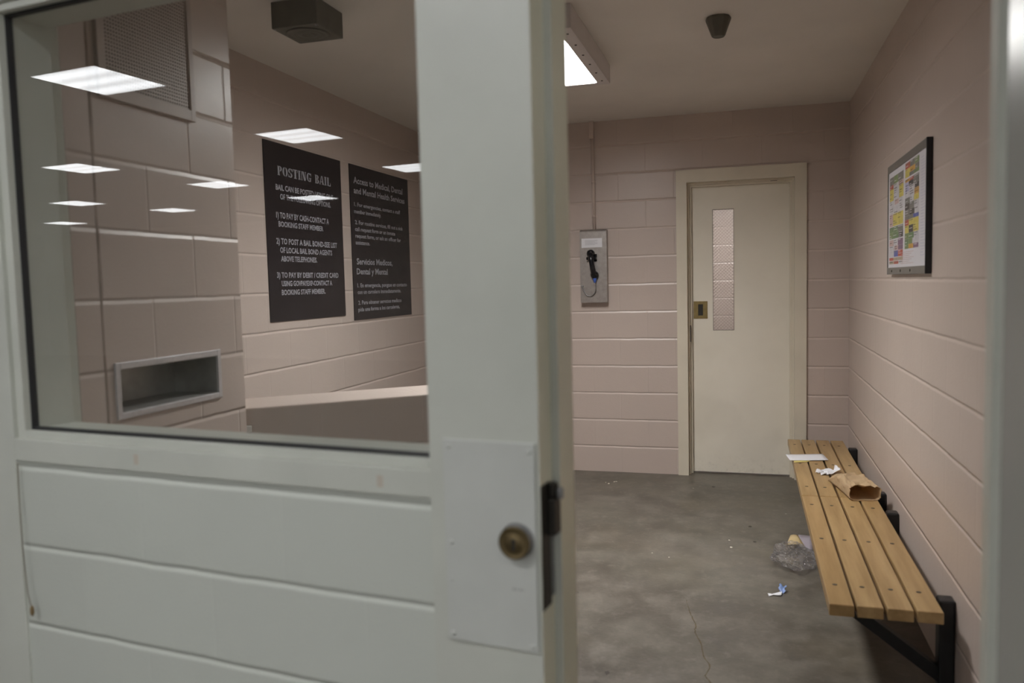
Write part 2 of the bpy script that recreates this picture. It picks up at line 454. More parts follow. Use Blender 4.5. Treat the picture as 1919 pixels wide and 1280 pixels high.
# ------------------------------------------------------------------ window_1: hollow-metal borrowed light with post
win = sroot('window_1', FO, FA)
GA0, GA1, GZ0, GZ1 = -1.748, -.607, 1.104, 2.115      # daylight opening
bm = bmesh.new()
def framering(bm, a0, a1, z0, z1, A0, A1, Z0_, Z1_, b0, b1, bev=.0015):
    box(bm, A0, a0, b0, b1, Z0_, Z1_, bev); box(bm, a1, A1, b0, b1, Z0_, Z1_, bev)
    box(bm, a0, a1, b0, b1, Z0_, z0, bev); box(bm, a0, a1, b0, b1, z1, Z1_, bev)
# main body (face b=0 .. inner face), rabbet opening
box(bm, -1.90, -1.778, 0, FT, 0, WT, .002)                        # left jamb
box(bm, -1.778, -.594, 0, FT, WB + .005, 1.079, .002)             # sill rail
box(bm, -1.778, -.594, 0, FT, 2.14, WT, .002)                     # head
link('window_frame', bm, 'frame', win)
bm = bmesh.new()                                                   # glazing beads, outside and inside
framering(bm, -1.752, -.601, 1.098, 2.120, -1.778, -.594, 1.079, 2.14, .012, .034)
framering(bm, -1.752, -.601, 1.098, 2.120, -1.778, -.594, 1.079, 2.14, .046, .150)
link('glazing_bead', bm, 'frame', win)
bm = bmesh.new()
framering(bm, GA0, GA1 , GZ0, GZ1, -1.757, -.598, 1.094, 2.124, .031, .049, 0)
link('glazing_gasket', bm, 'gasket', win)
bm = bmesh.new(); box(bm, -1.755, -.600, .037, .043, 1.096, 2.122)
link('pane', bm, 'pane', win)
bm = bmesh.new()
for a, z in ((-1.365, 1.052), (-.708, 1.05)):
    box(bm, a - .007, a + .007, -.0006, .001, z - .012, z + .012)
link('adhesive_mark', bm, mat('old tape residue', (.56, .50, .42), .6), win)
# post between window and doorway, profiled as a double-rabbet jamb
def jamb(e, s, face):
    """profile polygon: e = doorway edge, s = +1 material lies on the -a side; face = width of the front face"""
    return [(e - s * face, 0), (e, 0), (e, .066), (e + s * .016, .066), (e + s * .016, .138), (e, .138), (e, FT), (e - s * face, FT)]
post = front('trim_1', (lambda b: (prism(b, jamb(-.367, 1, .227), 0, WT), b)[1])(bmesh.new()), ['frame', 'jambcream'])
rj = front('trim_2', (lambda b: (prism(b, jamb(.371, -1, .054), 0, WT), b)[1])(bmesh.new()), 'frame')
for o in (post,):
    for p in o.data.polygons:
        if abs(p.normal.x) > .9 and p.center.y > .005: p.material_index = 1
bm = bmesh.new(); box(bm, -.367, .371, 0, FT, 2.12, WT, .002); box(bm, -.351, .355, .066, .138, 2.104, 2.12)
front('trim_3', bm, 'frame')

# hanging cord by the window jamb
bm = bmesh.new()
tube(bm, smooth_curve([fw(-1.764, -.004, 1.018), fw(-1.763, -.007, .93), fw(-1.755, -.012, .80), fw(-1.746, -.014, .70), fw(-1.735, -.014, .655)], 6), .0018, 8)
cord = link('cord', bm, mat('greyish string', (.28, .26, .21), .8), loc=fw(-1.764, -.004, 1.018))
tag(cord, 'thin brownish cord hanging from the white window frame at far left', 'cord')
bm = bmesh.new(); lathe(bm, [(.002, .012), (.005, .006), (.005, -.008), (.002, -.014)], (0, 0, 0), 'z', 12)
tip = link('cord_tip', bm, mat('brown tip', (.22, .15, .07), .7), cord); tip.location = fw(-1.734, -.014, .648) - fw(-1.764, -.004, 1.018)

# ------------------------------------------------------------------ door lock on the post
lock = thing('door_lock', 'white steel lock cover plate with brass key cylinder on the doorway post', 'lock', FO, rotz=FA)
PA0, PA1, PZ0, PZ1 = -.5615, -.3735, .7515, 1.145
bm = bmesh.new(); box(bm, PA0, PA1, -.0062, -.0004, PZ0, PZ1, .0018)
link('cover_plate', bm, 'plate', lock)
for a, z in ((PA0 + .012, PZ1 - .014), (PA1 - .012, PZ1 - .016), (PA0 + .012, .945), (PA0 + .010, .872), (PA0 + .012, PZ0 + .014), (PA1 - .012, PZ0 + .012)):
    bm = bmesh.new(); lathe(bm, [(.0052, -.0061), (.0048, -.0078), (.0025, -.009)], (a, 0, z), 'y', 14)
    link('screw', bm, 'plate', lock)
ca, cz_ = -.411, .962
bm = bmesh.new(); lathe(bm, [(.0335, -.0062), (.0335, -.007), (.0315, -.0075), (.0305, -.020), (.0300, -.021)], (ca, 0, cz_), 'y', 40)
link('cylinder_collar', bm, 'galv', lock)
bm = bmesh.new(); lathe(bm, [(.0305, -.0205), (.0305, -.0245), (.0275, -.026), (.0265, -.0248), (.014, -.0248), (.0135, -.0262), (.001, -.0262)], (ca, 0, cz_), 'y', 40)
cyl = link('key_cylinder', bm, 'brass', lock, label='brass key cylinder')
bm = bmesh.new(); box(bm, ca - .0028, ca + .0028, -.0268, -.026, cz_ - .013, cz_ + .004); lathe(bm, [(.0048, -.0260), (.0048, -.0268)], (ca, 0, cz_ + .004), 'y', 14)
link('keyhole', bm, 'void', cyl)
bm = bmesh.new()
for a, w_ in ((-.423, .0045), (-.416, .003), (-.409, .004), (-.402, .002)): box(bm, a, a + w_, -.0066, -.0061, .868 - w_ * .3, .8705)
link('scuff', bm, mat('grey scuff', (.33, .33, .32), .6), lock)
bm = bmesh.new(); box(bm, -.3675, -.3655, .003, .048, .829, 1.064)
st = link('strike_plate', bm, 'dark', lock, label='dark strike pocket in the jamb')
bm = bmesh.new(); box(bm, -.3665, -.349, .030, .062, .965, 1.035, .003); box(bm, -.3665, -.352, .036, .060, 1.035, 1.062, .004)
link('latch_bolt', bm, 'dark', lock)
bm = bmesh.new(); lathe(bm, [(.006, -.010), (.007, -.008), (.007, .008), (.006, .010)], (-.347, .052, 1.042), 'z', 14)
link('latch_roller', bm, 'galv', lock, label='bright steel latch roller')
bm = bmesh.new(); box(bm, -.3668, -.3650, .049, .0655, .842, .962)
link('strike_lip', bm, 'galv', lock)

# ------------------------------------------------------------------ door_2: the open front door, seen edge-on at right
th = math.radians(102.0)
d2 = sroot('door_2', fw(.411, -.016, 0), FA)
dv = Vector((-math.cos(th), -math.sin(th), 0)); nv = Vector((-math.sin(th), math.cos(th), 0))
bm = bmesh.new()
q = [nv * .06 + dv * .006, nv * .06 + dv * .77, nv * .015 + dv * .77, nv * .015 + dv * .006]
prism(bm, [(p.x, p.y) for p in q], .012, 2.10)
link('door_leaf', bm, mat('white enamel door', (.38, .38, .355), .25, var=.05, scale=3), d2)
for hz in (.25, 1.05, 1.85):
    bm = bmesh.new(); lathe(bm, [(.007, -.05), (.008, -.048), (.008, .048), (.007, .05)], (.010, -.004, hz), 'z', 14)
    link('hinge', bm, 'galv', d2)

# ------------------------------------------------------------------ door_1: cream door in the back wall
d1 = sroot('door_1')
YF = YB - .018
bm = bmesh.new()
for s, e, o_ in ((1, -.415, -.489), (-1, .318, .397)):
    pts = [(o_, YF), (e, YF), (e, YB + .03), (e + s * .014, YB + .03), (e + s * .014, YB + .058), (e + s * .028, YB + .058), (e + s * .028, YB + .085), (e, YB + .085), (e, YB + .2), (o_ + s * .03, YB + .2), (o_ + s * .03, YB), (o_, YB)]
    prism(bm, pts, 0, 2.218)
pts = [(YF, 2.218), (YF, 2.128), (YB + .03, 2.128), (YB + .03, 2.114), (YB + .058, 2.114), (YB + .058, 2.100), (YB + .085, 2.100), (YB + .085, 2.128), (YB + .2, 2.128), (YB + .2, 2.14), (YB, 2.14), (YB, 2.218)]
prism(bm, [(a + .0005, b - (.0005 if b > 2.2 else 0)) for a, b in pts], -.4149, .3179, axis='x')
link('door_frame', bm, 'cream', d1)
YD = YB + .087
k_ = YD / YB
def dz(z): return 1.436 + (z - 1.436) * k_
def dx(x): return x * k_
g0, g1, gz0, gz1 = dx(-.236), dx(-.089), dz(1.066), dz(1.929)
bm = bmesh.new(); wall_with_hole(bm, -.414, .317, .012, 2.126, [(g0, g1, gz0, gz1)], YD, YD + .045, 'x')
leaf = link('door_leaf', bm, 'door', d1)
bm = bmesh.new(); box(bm, g0, g1, YD + .018, YD + .024, gz0, gz1)
pane = link('pane', bm, 'pane2', d1)
bm = bmesh.new()
w = .0011; pit = .0235
def clip(p, q):
    # clip a diagonal wire to the glass rectangle
    t0, t1 = 0., 1.
    for a, b, lo, hi in ((p[0], q[0], g0, g1), (p[1], q[1], gz0, gz1)):
        d = b - a
        ta, tb = (lo - a) / d, (hi - a) / d
        if ta > tb: ta, tb = tb, ta
        t0, t1 = max(t0, ta), min(t1, tb)
    return (t0, t1) if t1 > t0 else None
H_ = gz1 - gz0
for sgn in (1, -1):
    n_ = int((g1 - g0 + H_) / pit) + 2
    for i in range(n_ + 1):
        x = g0 - H_ + i * pit if sgn > 0 else g0 + i * pit
        p = (x, gz0); q_ = (x + sgn * H_, gz1)
        r = clip(p, q_)
        if not r: continue
        A = [p[j] + (q_[j] - p[j]) * r[0] for j in (0, 1)]; B = [p[j] + (q_[j] - p[j]) * r[1] for j in (0, 1)]
        tube(bm, [(A[0], YD + .0165 - .0005 * sgn, A[1]), (B[0], YD + .0165 - .0005 * sgn, B[1])], w, 4)
link('wire_mesh', bm, mat('glass reinforcing wire', (.36, .28, .26), .5, .3), pane)
bm = bmesh.new(); framering(bm, g0 + .003, g1 - .003, gz0 + .003, gz1 - .003, g0, g1, gz0, gz1, YD - .001, YD + .016, 0)
link('glazing_bead', bm, mat('dark glazing edge', (.16, .13, .11), .6), d1)
l0, l1, lz0, lz1 = dx(-.372), dx(-.274), dz(1.152), dz(1.277)
bm = bmesh.new(); framering(bm, (l0 + l1) / 2 - .017, (l0 + l1) / 2 + .017, lz0 + .022, lz1 - .022, l0, l1, lz0, lz1, YD - .004, YD - .0002, .0008)
pull = link('recessed_pull', bm, mat('dull brass plate', (.34, .255, .115), .38, .85, var=.12, scale=40), d1, label='brass flush pull plate')
bm = bmesh.new(); box(bm, (l0 + l1) / 2 - .017, (l0 + l1) / 2 + .017, YD - .0012, YD - .0003, lz0 + .022, lz1 - .022)
link('pull_recess', bm, 'dark', pull)
bm = bmesh.new(); box(bm, -.4005, -.395, YB + .030, YB + .056, .98, 1.10)
bm2 = bm
link('latch_strike', bm2, 'dark', d1)
bm = bmesh.new(); box(bm, .16, .205, YB + .036, YB + .05, 2.1125, 2.1145)
link('frame_slot', bm, 'void', d1)

# ------------------------------------------------------------------ wall telephone
PX0, PX1, PZ0_, PZ1_ = -1.190, -.990, 1.281, 1.820
ph = thing('wall_telephone', 'grey steel wall telephone with black handset on the pink block wall', 'telephone', ((PX0 + PX1) / 2, YB, PZ0_))
def rel(bm): bmesh.ops.translate(bm, verts=bm.verts, vec=-ph.location)
bm = bmesh.new()
prism(bm, [(YB - .0005, PZ0_), (YB - .062, PZ0_), (YB - .062, PZ1_ - .014), (YB - .050, PZ1_), (YB - .0005, PZ1_)], PX0, PX1, axis='x')
bmesh.ops.bevel(bm, geom=list(bm.edges), offset=.003, segments=2, affect='EDGES'); rel(bm)
link('housing', bm, 'phonesteel', ph)
yf = YB - .062
bm = bmesh.new(); box(bm, PX0 + .014, PX1 - .032, yf - .0012, yf - .0002, 1.688, 1.756); rel(bm)
card = link('instruction_card', bm, 'paper', ph, label='white paper notice')
bm = bmesh.new()
for i in range(6): box(bm, PX0 + .040, PX1 - .066 - .02 * (i % 3 == 2), yf - .0016, yf - .0011, 1.740 - i * .0065, 1.7425 - i * .0065)
rel(bm); link('printed_lines', bm, mat('faint print', (.52, .52, .56), .8), card)
# handset: earpiece up, mouthpiece down, slightly tilted
bm = bmesh.new()
hx0, hz0, hx1, hz1 = -1.102, 1.640, -1.080, 1.490
pts = smooth_curve([(hx0, yf - .030, hz0), (hx0 + .004, yf - .052, hz0 - .03), (hx0 + .011, yf - .058, (hz0 + hz1) / 2), (hx1 - .004, yf - .052, hz1 + .03), (hx1, yf - .034, hz1)], 5)
rr = [.018 + .003 * abs(2 * i / (len(pts) - 1) - 1) for i in range(len(pts))]
tube(bm, pts, rr, 16)
for x, z in ((hx0 - .002, hz0 + .004), (hx1 + .001, hz1 - .002)):
    lathe(bm, [(.016, -.001), (.026, -.004), (.029, -.012), (.029, -.030), (.024, -.043), (.012, -.050)], (x, yf, z), 'y', 24)
rel(bm); hs = link('handset', bm, 'plastic', ph, label='black handset')
bm = bmesh.new(); lathe(bm, [(.0125, 0), (.0135, -.012), (.010, -.030), (.006, -.040)], (hx1 + .003, yf - .024, hz1 - .022), 'z', 16); rel(bm)
link('cord_grommet', bm, 'blue', hs, label='blue cord grommet')
bm = bmesh.new()
for s in (-1, 1): box(bm, -1.100 + s * .030 - .008, -1.100 + s * .030 + .008, yf - .034, yf + .001, 1.598, 1.618, .004)
box(bm, -1.128, -1.062, yf - .008, yf + .001, 1.585, 1.640, .004); rel(bm)
link('cradle', bm, 'plastic', ph)
bm = bmesh.new()
tube(bm, smooth_curve([(hx1 + .004, yf - .024, 1.432), (-1.072, yf - .020, 1.395), (-1.080, yf - .014, 1.355), (-1.108, yf - .008, 1.332), (-1.142, yf - .007, 1.338), (-1.166, yf - .007, 1.372), (-1.174, yf - .006, 1.402)], 8), .0036, 10)
lathe(bm, [(.008, .001), (.008, -.008), (.005, -.010)], (-1.174, yf, 1.405), 'y', 14); rel(bm)
link('armoured_cord', bm, 'galv', ph)
# conduit feeding the phone
cd = thing('conduit', 'thin pink painted conduit running from the ceiling to the grey telephone', 'conduit', (-1.088, YB, PZ1_))
def relc(bm): bmesh.ops.translate(bm, verts=bm.verts, vec=-cd.location)
bm = bmesh.new(); tube(bm, [(-1.087, YB - .0125, PZ1_ + .001), (-1.091, YB - .0125, 2.49)], .012, 14); relc(bm)
link('pipe', bm, 'pinkpaint', cd)
bm = bmesh.new(); box(bm, -1.112, -1.078, YB - .040, YB - .0005, 2.485, CH - .001, .003); relc(bm); link('junction_box', bm, 'pinkpaint', cd)
for z in (1.92, 2.17):
    bm = bmesh.new(); box(bm, -1.112, -1.066, YB - .003, YB - .0005, z - .008, z + .008); tube(bm, [(-1.089, YB - .0135, z - .008), (-1.089, YB - .0135, z + .008)], .0138, 14); relc(bm)
    link('strap', bm, 'pinkpaint', cd)

# ------------------------------------------------------------------ lettering
_dg = None
def text_faces(s, bold=.012):
    cu = bpy.data.curves.new('t', 'FONT'); cu.body = s; cu.size = 1; cu.offset = bold; cu.resolution_u = 2
    ob = bpy.data.objects.new('t', cu); COL.objects.link(ob)
    dg = bpy.context.evaluated_depsgraph_get(); dg.update()
    me = bpy.data.meshes.new_from_object(ob.evaluated_get(dg))
    vs = [tuple(v.co) for v in me.vertices]; fs = [tuple(p.vertices) for p in me.polygons]
    bpy.data.objects.remove(ob); bpy.data.curves.remove(cu); bpy.data.meshes.remove(me)
    return vs, fs
CAP = max(v[1] for v in text_faces('H')[0])

def stencil(s):
    """slab-serif stencil capitals; returns list of polygons in a unit-height box"""
    polys = []; x0 = 0.
    def R(a, b, c, d): polys.append([(x0 + a, b), (x0 + c, b), (x0 + c, d), (x0 + a, d)])
    def arc(cx, cy, rx, ry, ix, iy, t0, t1, n=12):
        for i in range(n):
            u, v = [math.radians(t0 + (t1 - t0) * k / n) for k in (i, i + 1)]
            polys.append([(x0 + cx + ix * math.cos(u), cy + iy * math.sin(u)), (x0 + cx + rx * math.cos(u), cy + ry * math.sin(u)), (x0 + cx + rx * math.cos(v), cy + ry * math.sin(v)), (x0 + cx + ix * math.cos(v), cy + iy * math.sin(v))])
    def stem(a, b): R(a, 0, b, 1); R(a - .06, 0, b + .06, .08); R(a - .06, .92, b + .06, 1)
    for ch in s:
        w = .7
        if ch == 'P': stem(.06, .28); arc(.32, .72, .32, .28, .10, .19, -90, 90); w = .70
        elif ch == 'O': arc(.36, .5, .34, .5, .12, .42, 97, 263); arc(.40, .5, .34, .5, .12, .42, -83, 83); w = .80
        elif ch == 'S': arc(.32, .74, .29, .26, .10, .17, 20, 265); arc(.32, .26, .29, .26, .10, .17, -160, 85); R(.54, .66, .62, .98); R(.02, .02, .10, .34); w = .70
        elif ch == 'T': R(.24, 0, .46, .90); R(.14, 0, .56, .08); R(.0, .91, .70, 1); R(.0, .70, .07, 1); R(.63, .70, .70, 1); w = .76
        elif ch == 'I': stem(.08, .30); w = .46
        elif ch == 'N': R(.05, 0, .14, 1); R(0, 0, .2, .07); polys.append([(x0 + .17, 1), (x0 + .40, 1), (x0 + .66, 0), (x0 + .46, 0)]); R(.62, .1, .70, 1); R(.55, .93, .78, 1); w = .84
        elif ch == 'G': arc(.38, .5, .36, .5, .13, .41, 40, 320); R(.46, .02, .68, .44); R(.40, .38, .74, .46); R(.62, .66, .70, .98); w = .82
        elif ch == 'B': stem(.06, .28); arc(.32, .755, .28, .245, .09, .16, -90, 90); arc(.32, .26, .33, .26, .10, .17, -90, 90); w = .74
        elif ch == 'A': polys.append([(x0 + .0, 0), (x0 + .12, 0), (x0 + .40, 1), (x0 + .32, 1)]); polys.append([(x0 + .46, 0), (x0 + .72, 0), (x0 + .50, 1), (x0 + .42, 1)]); R(.18, .27, .50, .35); R(-.04, 0, .2, .07); R(.40, 0, .78, .07); w = .80
        elif ch == 'L': stem(.06, .28); R(.30, 0, .62, .09); R(.54, 0, .62, .36); w = .70
        elif ch == ' ': w = .5
        x0 += w
    return polys, x0

def poster(label, Y0, Y1, Z0_, Z1_, lines):
    root = thing('wall_poster', label, 'poster', (XL, (Y0 + Y1) / 2, Z0_))
    bm = bmesh.new(); box(bm, XL + .0005, XL + .0058, Y0, Y1, Z0_, Z1_); bmesh.ops.translate(bm, verts=bm.verts, vec=-root.location)
    link('sheet', bm, 'poster', root)
    X = XL + .0062
    for s, a, b, z, cap in lines:
        bm = bmesh.new()
        if s == 'POSTING BAIL':
            polys, wd = stencil(s); k = (b - a) / wd
            for p in polys: bm.faces.new([bm.verts.new((X, a + x * k, z + y * cap)) for x, y in p])
        else:
            vs, fs = text_faces(s, .024); lo = min(v[0] for v in vs); hi = max(v[0] for v in vs)
            k = (b - a) / (hi - lo); ky = cap / CAP
            bv = [bm.verts.new((X, a + (v[0] - lo) * k, z + v[1] * ky)) for v in vs]
            for f in fs:
                try: bm.faces.new([bv[i] for i in f])
                except ValueError: pass
        for f in bm.faces:
            f.normal_update()
            if f.normal.x < 0: f.normal_flip()
        bmesh.ops.translate(bm, verts=bm.verts, vec=-root.location)
        link('lettering', bm, 'letter', root)
    return root
poster('black poster headed POSTING BAIL, left of the two on the pink wall', 3.713, 4.541, 1.263, 2.218, [
('POSTING BAIL',3.836,4.416,2.047,0.050),
('BAIL CAN BE POSTED USING ONE',3.813,4.436,1.968,0.029),
('OF THE FOLLOWING OPTIONS.',3.852,4.401,1.920,0.029),
('1) TO PAY BY CASH-CONTACT A',3.807,4.370,1.818,0.031),
('BOOKING STAFF MEMBER',3.825,4.300,1.773,0.028),
('2) TO POST A BAIL BOND-SEE LIST',3.796,4.460,1.680,0.030),
('OF LOCAL BAIL BOND AGENTS',3.829,4.395,1.633,0.029),
('ABOVE TELEPHONES.',3.835,4.214,1.587,0.028),
('3) TO PAY BY DEBIT / CREDIT CARD',3.789,4.463,1.499,0.028),
('USING GOVPAYEXP-CONTACT A',3.831,4.380,1.453,0.028),
('BOOKING STAFF MEMBER.',3.827,4.296,1.405,0.028)])
poster('black poster on access to medical, dental and mental health services', 4.658, 5.570, 1.226, 2.219, [
('Access to Medical, Dental',4.708,5.471,2.103,0.040),
('and Mental Health Services',4.707,5.501,2.039,0.038),
('1. For emergencies, contact a staff',4.706,5.417,1.957,0.024),
('member immediately.',4.702,5.098,1.912,0.024),
('2. For routine services, fill out a sick',4.710,5.455,1.842,0.025),
('call request form or an inmate',4.706,5.318,1.799,0.025),
('request form, or ask an officer for',4.707,5.413,1.756,0.025),
('assistance.',4.707,4.909,1.713,0.025),
('Servicios Medicos,',4.713,5.255,1.585,0.038),
('Dental y Mental',4.708,5.172,1.521,0.038),
('1. En emergencia, pongase en contacto',4.709,5.494,1.437,0.025),
('con un carcelero immediatamente.',4.710,5.384,1.394,0.025),
('2. Para obtener servicios medicos',4.713,5.389,1.325,0.025),
('pida una forma a los carceleros,',4.710,5.353,1.281,0.025)])

# ------------------------------------------------------------------ framed listing on the right wall
FY0, FY1, FZ0, FZ1 = 3.386, 4.265, 1.436, 1.948
ch = thing('framed_chart', 'grey framed sheet of coloured notices on the right pink wall', 'notice board', (XR, (FY0 + FY1) / 2, FZ0))
def relh(bm): bmesh.ops.translate(bm, verts=bm.verts, vec=-ch.location)
bm = bmesh.new()
box(bm, XR - .022, XR - .0005, FY0, FY1, FZ0, FZ0 + .032, .002); box(bm, XR - .022, XR - .0005, FY0, FY1, FZ1 - .034, FZ1, .002)
box(bm, XR - .022, XR - .0005, FY1 - .014, FY1, FZ0 + .032, FZ1 - .034, .002)
relh(bm); link('frame', bm, 'chartframe', ch)
bm = bmesh.new(); box(bm, XR - .0235, XR - .0005, FY0 - .002, FY0 + .005, FZ0, FZ1 + .001, .002); relh(bm)
link('frame_edge', bm, 'chartedge', ch, label='black near edge of frame')
for i in range(3):
    bm = bmesh.new(); lathe(bm, [(.006, -.0222), (.005, -.024)], (XR, FY1 - .14 - i * .22, FZ0 + .016), 'x', 12); relh(bm)
    link('screw', bm, 'dark', ch)
SX = XR - .018
bm = bmesh.new(); box(bm, SX, XR - .001, FY0 + .006, FY1 - .01, FZ0 + .03, FZ1 - .032); relh(bm); link('backing_sheet', bm, mat('chart paper', (.60, .58, .61), .6, var=.02), ch)
PAL = {'W': (.52, .50, .52), 'G': (.20, .19, .17), 'D': (.09, .08, .075), 'Y': (.55, .46, .12), 'O': (.52, .30, .08), 'R': (.42, .10, .07), 'N': (.20, .25, .12), 'V': (.16, .23, .12), 'L': (.40, .38, .52), 'B': (.12, .14, .36), 'P': (.50, .36, .34), 'U': (.22, .14, .20), 'T': (.36, .30, .22)}
cells = []
Lc = lambda y: (y - 335) / 778
Rc = lambda y: (y - 241) / 865
LEFT = [(375, 440, 'GNG'), (440, 475, 'RWP'), (470, 570, 'YWY'), (570, 610, 'WPW'), (610, 680, 'WWW'), (680, 780, 'PYY'), (785, 830, 'VVG'), (830, 882, 'NVD'), (890, 940, 'PWU'), (940, 978, 'WPU'), (980, 1030, 'WBR'), (1035, 1060, 'RTT'), (1064, 1088, 'TRW')]
RIGHT = [(250, 300, 'RGN'), (300, 340, 'YOG'), (340, 372, 'YGN'), (385, 410, 'ORG'), (410, 450, 'LDG'), (450, 490, 'LWD'), (490, 540, 'WWO'), (540, 585, 'GWY'), (585, 640, 'DGW'), (640, 690, 'GDW'), (690, 722, 'GGB'), (722, 770, 'RYY'), (770, 832, 'YDY'), (832, 880, 'NVW'), (880, 925, 'VNW'), (925, 962, 'NOU')]
for rows, fn, u0, u1 in ((LEFT, Lc, .03, .44), (RIGHT, Rc, .485, .83)):
    for y0_, y1_, s in rows:
        wd = [random.uniform(.75, 1.3) for _ in s]; t = sum(wd); u = u0
        for c_, w_ in zip(s, wd):
            du = (u1 - u0) * w_ / t; cells.append((u, u + du, fn(y0_), fn(y1_), c_)); u += du
keys = list(PAL); bm = bmesh.new()
SY0, SY1, SZ0, SZ1 = 4.245, 3.394, 1.470, 1.911
def SP(u, v, k): return (SX - .0006 - k * .0003, SY0 + (SY1 - SY0) * u, SZ1 + (SZ0 - SZ1) * v)
def cell(u0, u1, v0, v1, c, k=0):
    f = bm.faces.new([bm.verts.new(SP(u, v, k)) for u, v in ((u0, v0), (u0, v1), (u1, v1), (u1, v0))]); f.material_index = keys.index(c)
for u0, u1, v0, v1, c in cells:
    cell(u0 + .001, u1 - .001, v0 + .0005, v1 - .0005, c)
    ink = 'D' if c in 'WYPLOT' else 'W'
    n_ = max(1, int((v1 - v0) / .022))
    for i in range(n_):
        if random.random() < .6:
            va = v0 + .008 + i * .022; ub = u0 + .012; cell(ub, ub + (u1 - u0 - .024) * random.uniform(.4, 1), va, va + .006, ink if random.random() < .8 else 'G', 1)
for i in range(34): cell(.875, .875 + random.uniform(.06, .10), .05 + i * .026, .054 + i * .026, 'L', 1)
for i in range(7): cell(.38 + .02 * (i % 2), .72 - .05 * (i % 3), .86 + i * .018, .864 + i * .018, 'P', 1)
relh(bm)
link('coloured_notices', bm, [mat('print ' + k, PAL[k], .55, var=.12, scale=40) for k in keys], ch, label='patchwork of coloured printed adverts')

# ------------------------------------------------------------------ chase: vent and pass-through tray
vt = thing('wall_vent', 'square mesh air vent high on the pink wall behind the window', 'vent', (XC, 2.1, 2.0))
def relv(bm): bmesh.ops.translate(bm, verts=bm.verts, vec=-vt.location)
VY0, VY1, VZ0, VZ1 = 1.893, 2.306, 1.992, 2.405
bm = bmesh.new()
for r_ in ((VY0, VY0 + .030, VZ0, VZ1), (VY1 - .022, VY1, VZ0, VZ1), (VY0 + .03, VY1 - .022, VZ0, VZ0 + .036), (VY0 + .03, VY1 - .022, VZ1 - .03, VZ1)):
    box(bm, XC + .0005, XC + .014, r_[0], r_[1], r_[2], r_[3], .0015)
relv(bm); link('vent_frame', bm, mat('pink paint on vent frame', tuple(c * .85 for c in PINK), .4, var=.06), vt)
bm = bmesh.new(); p_ = .0108
y = VY0 + .03
while y < VY1 - .022: box(bm, XC + .006, XC + .0085, y, y + .0052, VZ0 + .036, VZ1 - .03); y += p_
z = VZ0 + .036
while z < VZ1 - .03: box(bm, XC + .0062, XC + .0083, VY0 + .03, VY1 - .022, z, z + .0052); z += p_
relv(bm); link('mesh_grille', bm, 'vent', vt)
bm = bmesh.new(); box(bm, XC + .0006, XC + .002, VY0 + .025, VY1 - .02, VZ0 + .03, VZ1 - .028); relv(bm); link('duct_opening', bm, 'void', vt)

pt = thing('pass_through', 'stainless steel pass-through tray set in the pink wall behind the window', 'pass-through', (XC, 2.139, 1.067))
def relp(bm): bmesh.ops.translate(bm, verts=bm.verts, vec=-pt.location)
QY0, QY1, QZ0, QZ1 = 1.897, 2.381, 1.068, 1.234
h = (PH[0] + .003, PH[1] - .003, PH[2] + .003, PH[3] - .003)
bm = bmesh.new()
for r_ in ((QY0, h[0], QZ0, QZ1), (h[1], QY1, QZ0, QZ1), (h[0], h[1], QZ0, h[2]), (h[0], h[1], h[3], QZ1)):
    box(bm, XC + .0005, XC + .008, *r_, .0015)
relp(bm); link('flange', bm, 'steel', pt)
bm = bmesh.new(); t_ = .0015; D_ = .17
box(bm, XC - D_, XC + .002, h[0], h[1], h[2], h[2] + t_); box(bm, XC - D_, XC + .002, h[0], h[1], h[3] - t_, h[3])
box(bm, XC - D_, XC + .002, h[0], h[0] + t_, h[2], h[3]); box(bm, XC - D_, XC + .002, h[1] - t_, h[1], h[2], h[3]); box(bm, XC - D_ - t_, XC - D_, h[0], h[1], h[2], h[3])
relp(bm); link('tray', bm, mat('dull stainless tray', (.44, .43, .41), .42, .6, var=.1, scale=20), pt)
# small white fitting at the end of the low wall
bm = bmesh.new(); box(bm, -.016, .016, -.016, 0, -.012, .012, .003); tube(bm, [(-.014, -.012, .004), (-.034, -.022, .008)], .004, 8)
ft = link('wall_hook', bm, 'fitting'); ft.location = pa + pd * .028 + Vector((0, 0, .925)) - pn * .0006; ft.rotation_euler = (0, 0, math.atan2(pd.y, pd.x))
tag(ft, 'tiny white fitting on the low partition just above the window sill', 'hook')

# ------------------------------------------------------------------ ceiling fixtures in the cell
lt = thing('ceiling_light', 'white surface-mounted fluorescent box light lit on the cell ceiling', 'ceiling light', (-.9585, 3.934, CH))
LX0, LX1, LY0, LY1, LZ = -1.205, -.712, 3.42, 4.447, 2.508
def rell(bm): bmesh.ops.translate(bm, verts=bm.verts, vec=-lt.location)
M['lightbox'] = mat('white enamel fixture', (.62, .58, .57), .4, var=.03)
bm = bmesh.new()
for r_ in ((LX0, LX0 + .004, LY0, LY1), (LX1 - .004, LX1, LY0, LY1), (LX0 + .004, LX1 - .004, LY0, LY0 + .004), (LX0 + .004, LX1 - .004, LY1 - .004, LY1)):
    box(bm, *r_, LZ + .006, CH - .001)
box(bm, LX0 + .004, LX1 - .004, LY0 + .004, LY1 - .004, CH - .006, CH - .001)
rell(bm); link('housing', bm, 'lightbox', lt)
def rounded(x0, x1, y0, y1, r, n=5):
    out = []
    for cx, cy, a in ((x1 - r, y1 - r, 0), (x0 + r, y1 - r, 90), (x0 + r, y0 + r, 180), (x1 - r, y0 + r, 270)):
        for i in range(n + 1): t = math.radians(a + 90 * i / n); out.append((cx + r * math.cos(t), cy + r * math.sin(t)))
    return out
ix0, ix1, iy0, iy1 = LX0 + .062, LX1 - .062, LY0 + .045, LY1 - .045
inner = rounded(ix0, ix1, iy0, iy1, .022)
bm = bmesh.new()
